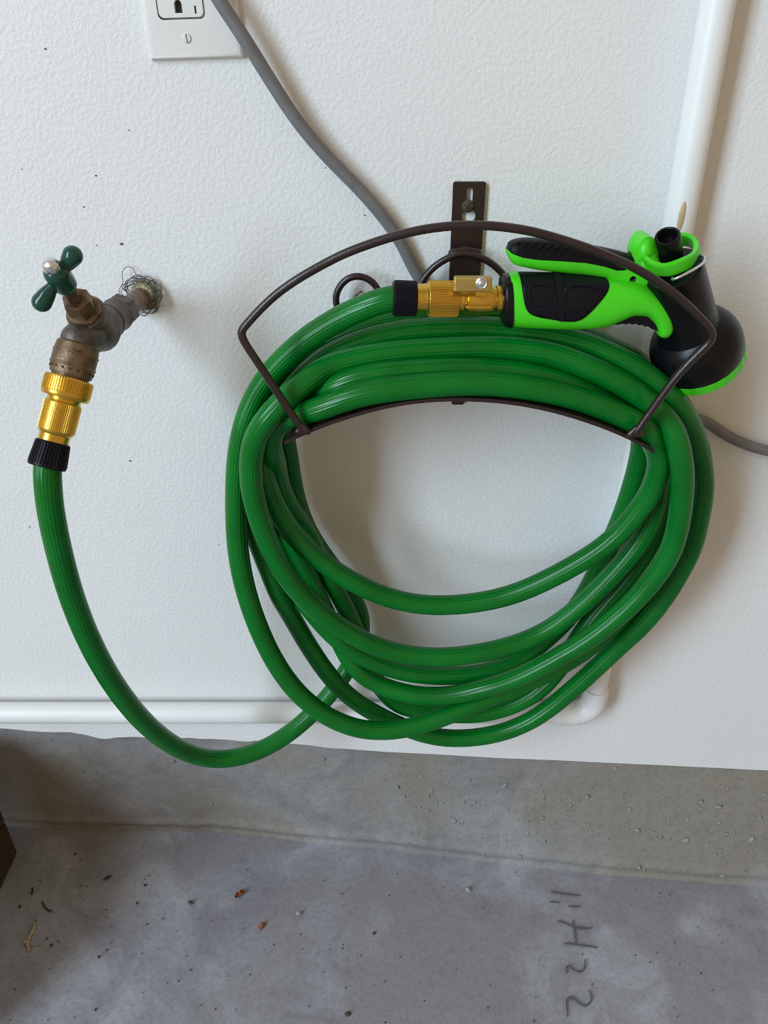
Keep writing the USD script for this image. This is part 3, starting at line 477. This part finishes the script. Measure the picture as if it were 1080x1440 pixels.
# ------------------------------------------------------------------ tap
tap = thing('outdoor_tap', 'weathered brass tap with green cross handle sticking out of the wall', 'tap', base=at(204, 414, 0.0))
root = at(203, 415, -0.004); body = at(137, 462, 0.098)
pd = unit(body - root)
obj('supply_pipe', lathe(root, pd, [(0, 0.0085), (0.052, 0.0085)], 40), M['copper'], tap, smooth=True)
Lb = np.linalg.norm(body - root)
hexm = lathe(root + pd * 0.047, pd, [(0, 0.0095), (0.0, 0.0115), (0.002, 0.0142), (0.014, 0.0142), (0.016, 0.0125), (0.017, 0.010)], 6)
valve = lathe(root + pd * 0.060, pd, [(0, 0.0118), (0.003, 0.0138), (0.005, 0.0138), (0.007, 0.0126), (0.016, 0.0128), (0.024, 0.0150)], 40)
sdir = unit(at(85, 392, .14) - body)          # spindle, leaning out of the wall
vbt = at(110, 486, .125)
bulge = hull([body + pd * -0.012, body + pd * 0.004, body - sdir * 0.004], [0.0152, 0.0158, 0.0162])
spout = hull([body - sdir * 0.004 + pd * 0.001, vbt + ax * 0.004], [0.0148, 0.0140])
bon = man(lathe(body + sdir * 0.004, sdir, [(0, 0.013), (0.006, 0.0138), (0.013, 0.0143), (0.015, 0.0150), (0.019, 0.0150), (0.020, 0.0140)], 40))
bodym = (bulge + spout + bon + man(valve)).refine_to_length(0.0028)
bt = tri(bodym); bt = trimesh.Trimesh(bt.vertices, bt.faces); trimesh.smoothing.filter_taubin(bt, iterations=10)
obj('body', bt, M['old_bronze'], tap, smooth=True)
obj('hex_shank', hexm, M['old_bronze'], tap, smooth=25)
obj('bonnet', lathe(body + sdir * 0.021, sdir, [(0, 0.0128), (0.002, 0.0142), (0.005, 0.0142), (0.0065, 0.0132), (0.0068, 0.011)], 8), M['old_brass'], tap, smooth=25)
obj('packing_nut', lathe(body + sdir * 0.0265, sdir, [(0, 0.0100), (0.001, 0.0110), (0.013, 0.0108), (0.0150, 0.0094), (0.0154, 0.0065)], 6), M['old_brass'], tap, smooth=25)
hub = at(83, 389, .143)
obj('spindle', lathe(body + sdir * 0.038, sdir, [(0, 0.0055), (np.linalg.norm(hub - body) - 0.038, 0.0055)], 24), M['old_brass'], tap)
hA, hB = at(52, 435, .147), at(109, 349, .141)
hv = unit(hB - hA)
handle = mf.Manifold()
for e in (hA, hB):
    dv = unit(e - hub)
    l_ = np.linalg.norm(e - hub); handle = handle + hull([hub, hub + dv * l_ * .3], [0.0045, 0.0038]) + hull([hub + dv * l_ * .3, hub + dv * l_ * .6], [0.0038, 0.0062]) + hull([hub + dv * l_ * .6, e - dv * 0.0065], [0.0062, 0.0070])
handle = handle + hull([hub - sdir * 0.008, hub + sdir * 0.003], [0.0086, 0.0092])
ht = tri(handle.refine_to_length(0.002)); ht = trimesh.Trimesh(ht.vertices, ht.faces); trimesh.smoothing.filter_taubin(ht, iterations=8)
obj('handle', ht, M['dark_green'], tap, smooth=True, label='dark green two-armed handle')
hs = man(lathe(hub + sdir * 0.0105, sdir, [(-.004, 0.0050), (0.001, 0.0062), (0.0035, 0.0056), (0.0058, 0.0040), (0.0066, 0.0016)], 36))
hs = hs
obj('screw', tri(hs), M['steel'], tap, label='bright round screw')
# vacuum breaker
obj('vacuum_breaker', lathe(tip, ax, [(vb_s - 0.004, 0.0104), (vb_s - 0.004, 0.0130), (vb_s + 0.0005, 0.0139), (vb_s + 0.0008, 0.0153), (vb_s + 0.0068, 0.0162), (vb_s + 0.0075, 0.0168), (vb_s + 0.0084, 0.0168), (vb_s + 0.009, 0.0163), (vb_s + 0.0165, 0.0163), (vb_s + 0.017, 0.0167), (vb_s + 0.018, 0.0167), (vb_s + 0.0185, 0.0161), (vb_s + 0.0245, 0.0153), (vb_s + 0.0262, 0.0130), (vb_s + 0.0265, 0.0087)], 72), M['old_brass'], tap, smooth=30, label='brown brass vacuum breaker')
vbp = None
u_ = unit(np.cross(ax, [0, 1, 0])); w__ = np.cross(ax, u_)
for k in range(18):
    t_ = 2 * np.pi * k / 18
    rdir = np.cos(t_) * u_ + np.sin(t_) * w__
    obj('vent_hole', lathe(tip + ax * (vb_s + 0.0048) + rdir * 0.0143, rdir, [(0, 0.0010), (0.0020, 0.0010)], 8), M['dark'], tap, smooth=False)
rd = unit(np.array([0.45, -0.89, 0.1]))
obj('set_screw', lathe(tip + ax * (vb_s + 0.0215) + rd * 0.0143, rd, [(0, 0.0024), (0.0022, 0.0024), (0.0018, 0.0012), (0.0010, 0.0005)], 20), M['dark'], tap)
# fibres and caulk where the pipe leaves the wall
rr = np.random.default_rng(9)
fib = []
def curl(pts): fib.append(tube(smooth_path(pts, 0.002), 0.00032, 6))
z5 = lambda u, v, d: at(30 + u / 5.4, 330 + v / 5.4, d)
curl([z5(750, 450, .004), z5(752, 400, .006), z5(772, 360, .005), z5(765, 310, .007), z5(775, 265, .006), z5(815, 243, .005), z5(850, 258, .004), z5(870, 300, .006), z5(920, 318, .007), z5(970, 318, .006), z5(1005, 355, .005), z5(1015, 420, .004)])
curl([z5(870, 340, .005), z5(900, 335, .007), z5(940, 350, .008), z5(970, 380, .006), z5(995, 430, .004), z5(1005, 490, .003), z5(995, 560, .002)])
curl([z5(880, 560, .004), z5(900, 605, .006), z5(935, 612, .006), z5(965, 590, .004), z5(990, 560, .003)])
for k in range(26):
    a0 = rr.uniform(0, 2 * np.pi); c0 = at(203, 413, 0.002)
    q = []
    for j in range(6):
        a0 += rr.uniform(0.25, 0.7) * (1 if k % 2 else -1)
        r_ = rr.uniform(0.0095, 0.0175)
        q.append(c0 + np.array([np.cos(a0) * r_, -rr.uniform(0.001, 0.009), np.sin(a0) * r_]))
    curl(q)
tangle = obj('fibre_tangle', trimesh.util.concatenate(fib), M['fibre'], None, smooth=True, kind='stuff', label='tangle of fine grey fibres around the pipe at the wall', cat='fibres')
ca = lathe(at(203, 415, 0.0), [0, -1, 0], [(-0.003, 0.0128), (0.0006, 0.0125), (0.003, 0.0105), (0.0042, 0.0088)], 48)
ca.vertices += rr.normal(0, 0.0004, ca.vertices.shape); obj('caulk', ca, M['caulk'], tap, smooth=True, label='yellowed caulk at the wall')

# ------------------------------------------------------------------ spray nozzle
noz = thing('spray_nozzle', 'black and lime green pistol spray nozzle lying on the coiled hose', 'spray nozzle', base=at(820, 430, .1))
DN = 0.104
z2 = lambda u, v: (680 + u / 2.842, 300 + v / 2.842)
HS = [((716, 385), (716, 457), .0188), ((730, 383.5), (730, 458), .0192), ((760, 384), (760, 459.5), .0196), ((800, 385), (800, 460.5), .0198), ((828, 386), (828, 460), .0194), ((850, 388), (850, 457), .0182),
      ((872, 390), (871, 449), .0168), ((893, 393), (890, 442), .0155), ((912, 401), (905, 443), .0142), ((928, 413), (915, 450), .0130), ((938, 430), (920, 457), .0118), ((944, 447), (923, 465), .0105), ((945, 461), (925, 471), .0088), ((940, 471), (931, 474), .0050)]
hb = man(loft(HS, DN, 0.0)); hg = man(loft(HS, DN, 0.0009)); hg2 = man(loft(HS, DN, 0.0019))
panel = round_pix([(733, 393), (734, 383), (742, 380), (748, 387), (775, 386), (779, 380), (792, 380), (793, 388), (852, 392), (860, 398), (855, 410), (842, 424), (826, 441), (814, 450), (800, 452), (780, 449), (752, 444), (741, 438), (736, 424)], 3)
ptool = prism(panel, DN, DN + .05, DN + .017)
handle_ = obj('handle', tri(hb - prism(panel, DN - 0.0005, DN + .05, DN + .017).scale([1, 1, 1]) if False else hb), M['lime'], noz, smooth=40)
grip = hg ^ ptool
fr1 = round_pix([(740, 397), (781, 397), (779, 408), (766, 434), (757, 436), (746, 433), (742, 420)], 2)
fr1i = round_pix([(744, 401), (776, 401), (774, 408), (763, 430), (757, 431), (749, 428), (746, 418)], 2)
fr2 = round_pix([(790, 396), (849, 398), (850, 404), (836, 422), (818, 440), (808, 446), (796, 444), (791, 430)], 2)
fr2i = round_pix([(794, 401), (842, 403), (832, 419), (815, 435), (806, 441), (799, 439), (796, 428)], 2)
hg15 = man(loft(HS, DN, 0.0017))
ridge = (hg15 ^ (prism(fr1, DN, DN + .05, DN + .017) - prism(fr1i, DN, DN + .05, DN + .017))) + (hg15 ^ (prism(fr2, DN, DN + .05, DN + .017) - prism(fr2i, DN, DN + .05, DN + .017)))
band = hg2 ^ prism([(781, 380), (792, 380), (792, 456), (784, 456)], DN, DN + .05, DN + .017) ^ ptool
gp = obj('grip_pad', tri(grip), M['rubber'], noz, smooth=40, label='black rubber grip pad')
obj('grip_ridge', tri(ridge + band), M['rubber'], gp, smooth=40)
# trigger-side black insert under the arch with scalloped edge
ins = [(846, 462), (852, 458), (864, 449), (877, 441.5), (892, 439), (905, 441), (916, 447), (922, 456), (925, 466), (918, 464)] + [(914 - 8.2 * k + (0 if j else 4), 459.5 - 0.2 * k + (1.4 if j else 0) - 4.5 * math.sin(min(1, k / 3.5) * 1.57)) for k in range(8) for j in (0, 1)]
ins = [(846, 460.5), (858, 452), (877, 441.5), (892, 439), (905, 441), (916, 447), (922, 455), (926, 466), (917, 463), (911, 459), (908, 460), (903, 457), (899, 458), (894, 455.5), (890, 457), (885, 455), (880, 456.5), (875, 455.5), (870, 457), (864, 457)]
obj('finger_rest', tri(prism(ins, DN - .0065, DN + .0055, DN + .006)), M['rubber'], noz, smooth=25, label='black scalloped finger rest')
obj('end_cap', tri(man(loft([((703.5, 398), (703.5, 446), .012), ((705, 391), (705, 452), .0165), ((710, 387.5), (710, 456.5), .0186), ((717.5, 386.5), (717.5, 458), .0190)], DN, 0.0006, n=24))), M['black'], noz, smooth=40)
# squeeze lever: black back on a green lever, with an eye at its pivot
LS = [((711.5, 349), (712.5, 357), .0040), ((715, 340), (716, 364.5), .0085), ((723, 335), (723, 371), .0108), ((740, 332.5), (738, 375), .0118), ((762, 333), (759, 379), .0120), ((792, 336), (788, 382.5), .0116), ((822, 341), (818, 385.5), .0110), ((850, 346), (846, 391), .0104),
      ((872, 351), (866, 399), .0100), ((890, 357), (884, 405), .0098), ((908, 372), (900, 406), .0092), ((919, 383), (913, 401), .0070)]
low = [(705, 344), (712, 351), (720, 357), (735, 362), (755, 365), (790, 367), (825, 370), (850, 375), (868, 381), (880, 380.5), (886, 375), (915, 375), (940, 400), (930, 425), (700, 425)]
LD = 0.102
lm = man(loft(LS, LD)); lmi = man(loft(LS, LD, -0.0010))
lt = prism(low, LD - .03, LD + .03, LD + .010)
eye = mf.Manifold.cylinder(0.05, 0.0026, 0.0026, 24, True).transform(np.array([[1, 0, 0, 0], [0, 0, -1, 0], [0, 1, 0, 0]], float)).translate(list(map(float, at(890.5, 393.5, LD + .010))))
sl = obj('squeeze_lever', tri((lm ^ lt) - eye), M['lime'], noz, smooth=40, label='lime green squeeze lever')
obj('lever_pad', tri(lmi - lt), M['rubber'], noz, smooth=40, label='black dimpled thumb pad')
dots = []
for r_ in range(5):
    for k in range(7 - abs(r_ - 2) % 2):
        px, py = 729 + k * 12 + (r_ % 2) * 6 + r_, 341 + r_ * 5.5 + k * 0.4
        if px > 796 or py > 336 + 29 * min(1, (px - 712) / 18): continue
        vv = abs((py - 354) / 23.0); dd = LD + 0.0108 * (1 - min(1, vv) ** 2.5) ** 0.4 * min(1, 0.6 + (px - 712) / 60)
        s_ = trimesh.creation.icosphere(1, 0.0011); s_.apply_translation(at(px, py, dd)); dots.append(s_)
obj('grip_dots', trimesh.util.concatenate(dots), M['rubber'], noz, smooth=True, kind='stuff')
obj('pivot_pin', lathe(at(890.5, 393.5, LD + .002), [0, -1, 0], [(0, .0026), (.006, .0026), (.0064, .002)], 20), M['dark'], noz)
# head: barrel, bell and ring
hc = at(982, 498, 0.077); n_ = unit([0.50, 0.33, -0.80]); bt0 = at(946, 376, 0.110); bb0 = at(970, 472, 0.083); bn = unit(bt0 - bb0); bl = np.linalg.norm(bt0 - bb0)
bell = [(-0.001, 0.030), (-0.001, 0.0356), (0.003, 0.0362), (0.009, 0.0364), (0.015, 0.0358), (0.021, 0.0340), (0.027, 0.0308), (0.032, 0.0262), (0.036, 0.0200), (0.038, 0.012)]
barrel = [(-0.004, 0.0235), (0.006, 0.0262), (0.012, 0.0248), (0.017, 0.0237), (0.026, 0.0231), (bl - 0.004, 0.0214), (bl - 0.001, 0.0204), (bl, 0.0185), (bl, 0.008)]
hd_ = obj('head', lathe(hc, -n_, bell, 72), M['black'], noz, smooth=40)
obj('barrel', lathe(bb0, bn, barrel, 64), M['black'], noz, smooth=40)
obj('spray_ring', lathe(hc, n_, [(0.0005, 0.030), (0.0005, 0.0352), (0.002, 0.0356, 0.00035), (0.0095, 0.0354, 0.00035), (0.011, 0.0344), (0.011, 0.020)], knurl=22), M['lime'], noz, smooth=30, label='lime green dial ring')
obj('neck', tri(hull([at(900, 372, .098), at(932, 376, .092), at(930, 425, .094)], [.0135, .017, .016])), M['black'], noz, smooth=True)
# thumb control on top
kt, kb = at(938.5, 331, .113), at(942, 368, .100)
kd = unit(kt - kb); kl = np.linalg.norm(kt - kb)
obj('flow_knob', lathe(kb, kd, [(0, 0.0098), (kl - 0.006, 0.0096), (kl - 0.001, 0.0090), (kl, 0.0082), (kl - 0.0006, 0.0070), (kl - 0.009, 0.0062), (kl - 0.009, 0.002)], 40), M['black'], noz, smooth=35)
loop = [at(912, 371, .120), at(925, 378, .124), at(940, 379, .124), at(958, 373, .121), at(973, 366, .115), at(981, 355, .104), at(977, 343, .094), at(966, 337, .086), at(952, 337, .080), at(936, 342, .076), at(918, 350, .080), at(907, 359, .095)]
lp = smooth_path(loop + [loop[0]], 0.0025)[:-1]
def band_loop(p, hw, hh, up_):
    """closed strip with a rectangular section"""
    c = p.mean(0); n = len(p); t = np.roll(p, -1, 0) - np.roll(p, 1, 0); o = np.cross(t, up_); o /= np.linalg.norm(o, axis=1)[:, None]
    k = 8; ang = np.linspace(0, 2 * np.pi, 16, endpoint=False); cx_ = np.sign(np.cos(ang)) * abs(np.cos(ang)) ** .45; cy_ = np.sign(np.sin(ang)) * abs(np.sin(ang)) ** .45
    v = (p[:, None] + o[:, None] * (hw * cx_)[None, :, None] + np.asarray(up_)[None, None] * (hh * cy_)[None, :, None]).reshape(-1, 3)
    i = np.arange(n)[:, None] * 16 + np.arange(16)[None]; j = np.arange(n)[:, None] * 16 + (np.arange(16)[None] + 1) % 16
    i2 = ((np.arange(n)[:, None] + 1) % n) * 16 + np.arange(16)[None]; j2 = ((np.arange(n)[:, None] + 1) % n) * 16 + (np.arange(16)[None] + 1) % 16
    m = trimesh.Trimesh(v, np.concatenate([np.stack([i, j, j2], -1).reshape(-1, 3), np.stack([i, j2, i2], -1).reshape(-1, 3)]), process=False)
    if m.volume < 0: m.invert()
    return m
fs = obj('flow_slider', band_loop(lp, 0.0022, 0.0058, -n_ if n_[2] < 0 else n_), M['lime'], noz, smooth=40, label='lime green slide collar')
paw = [(889, 366), (890, 350), (896, 337), (903, 330.5), (911, 329), (916, 333), (920, 346), (923, 362), (924, 382), (905, 378)]
obj('thumb_tab', tri(prism(round_pix(paw, 2), .090, .113, .105) + hull([at(899, 366, .105), at(916, 378, .110), at(926, 379, .116)], [.006, .0065, .005])), M['lime'], noz, smooth=40, label='lime green thumb tab')
wire = [at(946, 391, .128), at(950, 392, .1345), at(966, 384, .134), at(980, 376, .127), at(989, 369, .119), at(991, 363, .114), at(987.5, 360, .110), at(984, 363, .107), at(976, 361, .102), at(962, 356, .100), at(957, 356, .104)]
obj('wire_clip', tube(smooth_path(wire, 0.0015), 0.0010, 10), M['steel'], noz, smooth=True, label='bent steel wire clip')

# ------------------------------------------------------------------ small litter on the floor
def litter(name, mesh, m, label, cat, group=None): obj(name, mesh, m, None, smooth=True, label=label, cat=cat, group=group)
def lump(px, py, sx, sy, sz, rot, seed, on=None):
    r_ = np.random.default_rng(seed); c = on_floor(px, py) if on is None else on
    m = trimesh.creation.icosphere(2, 1.0); m.vertices *= 1 + 0.25 * (meshkit.fbm(m.vertices * 1.6 + seed * 3.1) - .5)[:, None] * 2
    m.vertices *= [sx, sy, sz]; m.apply_transform(trimesh.transformations.rotation_matrix(rot, [0, 0, 1])); m.apply_translation(c + [0, 0, sz * 0.8]); return m
def curled_leaf(px, py, ln, wd, rot, seed):
    c = on_floor(px, py); u = np.linspace(-1, 1, 13); vgrid = np.linspace(-1, 1, 7)
    U, Vv = np.meshgrid(u, vgrid, indexing='ij'); wdt = wd * np.sqrt(np.clip(1 - U ** 2, 0.02, 1)) * (1 + .35 * np.sin(5 * U + seed))
    q = np.stack([U * ln, Vv * wdt, 0.0025 * Vv ** 2 + 0.002 * U ** 2 + .0006], -1)
    top_ = q.reshape(-1, 3); bot_ = top_ - [0, 0, .0006]
    i = (np.arange(12)[:, None] * 7 + np.arange(6)[None]); F = np.concatenate([np.stack([i, i + 7, i + 8], -1).reshape(-1, 3), np.stack([i, i + 8, i + 1], -1).reshape(-1, 3)])
    m = trimesh.Trimesh(np.vstack([top_, bot_]), np.vstack([F, F[:, ::-1] + 91]), process=False)
    m.apply_transform(trimesh.transformations.rotation_matrix(rot, [0, 0, 1])); m.apply_translation(c); return m
litter('dead_leaf', trimesh.util.concatenate([curled_leaf(336, 1259, .0065, .0036, 1.0, 1), curled_leaf(341, 1256, .0035, .0022, -.4, 2)]), M['leaf'], 'torn orange-brown dead leaf scrap on the floor under the hose loop', 'leaf')
litter('seed_husk', lump(368, 1303, .0060, .0030, .0026, 1.1, 3), M['leaf'], 'small brown oval seed husk on the floor', 'seed')
litter('bark_chip', lump(151, 1275 - 40, .0058, .0022, .0016, .6, 4), M['bark'], 'black sliver of bark on the floor below the hanging hose', 'bark chip')
litter('bark_chip', lump(268, 1270, .0040, .0020, .0016, -.5, 5), M['bark'], 'small dark grey bark chip left of the torn leaf scrap', 'bark chip')
litter('pebble', lump(420, 1286, .0030, .0028, .0026, .2, 6), M['pebble'], 'small grey pebble right of the brown seed husk', 'pebble')
litter('pebble', lump(658, 1252, .0028, .0040, .0028, .5, 7), M['pebble'], 'small pale pebble in the middle of the floor near the footing', 'pebble')
litter('crumb', lump(526, 1313, .0022, .0020, .0016, .5, 8), M['bark'], 'tiny brown crumb alone in the centre of the floor', 'crumb')
litter('crumb', lump(489, 1427, .0034, .0026, .0020, .1, 9), M['bark'], 'tiny dark crumb by the bottom edge of the floor', 'crumb')
fz = lambda u, v: on_floor(u / 3.273, 1000 + v / 3.273) + np.array([0, 0, .0012])
tw = [tube(smooth_path([fz(158, 985), fz(148, 1020), fz(132, 1050), fz(128, 1075), fz(136, 1105)], .002), np.linspace(.0006, .0022, 3).max(), 8), tube(smooth_path([fz(140, 1085), fz(160, 1078), fz(185, 1072)], .002), .0008, 6)]
litter('twig', trimesh.util.concatenate(tw + [lump(0, 0, .0035, .0022, .0018, .4, 11, fz(122, 1066))]), M['straw'], 'broken pale twig with bark on the floor at lower left', 'twig')
litter('twig', tube(smooth_path([fz(195, 880), fz(208, 905), fz(222, 918), fz(240, 922)], .002), .0011, 8), M['bark'], 'short bent dark twig behind the pale broken twig', 'twig')
litter('twig', tube(smooth_path([fz(150, 815), fz(150, 830), fz(146, 845)], .002), .0012, 8), M['bark'], 'tiny upright dark twig farthest back on the left', 'twig')
crumbs = []
for u, v in [(372, 683), (345, 660), (400, 808), (372, 806), (237, 1078), (268, 1060), (396, 946), (678, 982), (492, 1100), (455, 1132), (668, 802), (92, 900), (630, 885), (750, 955), (440, 1375)]:
    r_ = rr.uniform(.0006, .0016); crumbs.append(lump(0, 0, r_ * 1.5, r_, r_ * .7, rr.uniform(0, 3), int(u), on_floor(u / 3.273, 1000 + v / 3.273)))
for _ in range(120):
    r_ = rr.uniform(.0003, .0009); px, py = rr.uniform(0, 1080), rr.uniform(1215, 1440); crumbs.append(lump(0, 0, r_ * 1.4, r_, r_ * .7, rr.uniform(0, 3), 1, on_floor(px, py)))
obj('floor_grit', trimesh.util.concatenate(crumbs), M['bark'], None, smooth=True, kind='stuff', label='scattered dark grit and crumbs on the concrete floor', cat='grit')

# ------------------------------------------------------------------ mostly out of view at the left edge: dark box placed to shade the footing
cx0, cyb = at(2, 1100, 0.0)[0], -0.32
unseen_box = thing('unseen_dark_box', 'mostly unseen dark brown box at the left edge, placed to darken the footing there', 'unseen_box', base=[cx0 - .15, cyb, floor_z(cx0 - .15)])
cz = floor_z(cx0); ch = at(0, 1026, 0.0)[2] - cz - 0.018
for k in range(3):
    h_ = ch / 3
    obj('side_board', box([cx0 - 0.006, cyb / 2 - 0.010, cz + h_ * (k + .5) + .001], [0.012, -cyb - 0.02, h_ - 0.004], bevel=0.0015), M['unseen_box'], unseen_box)
    obj('front_board', box([cx0 - 0.156, cyb + 0.006, cz + .0045 + h_ * (k + .5)], [0.30, 0.012, h_ - 0.004], bevel=0.0015), M['unseen_box'], unseen_box)
obj('lid', box([cx0 - .15, cyb / 2 - .01, cz + ch + .007], [.31, -cyb - .01, .010], bevel=0.0015), M['unseen_box'], unseen_box)

specks = []
for px, py, r_ in [(136, 345, .0007), (171, 343, .0014), (183, 648, .0011), (135, 247, .0009), (118, 291, .0008), (31, 238, .0006), (64, 69, .0009), (181, 183, .0006), (42, 741, .0009), (308, 766, .0008), (513, 303, .0008), (970, 219, .0009), (458, 236, .0006)]:
    sp_ = trimesh.creation.icosphere(1, r_); sp_.vertices *= [1.3, .35, .8]; sp_.apply_translation(at(px, py, 0)); specks.append(sp_)
obj('pit_marks', trimesh.util.concatenate(specks), M['fibre'], wall, smooth=True, kind='stuff')
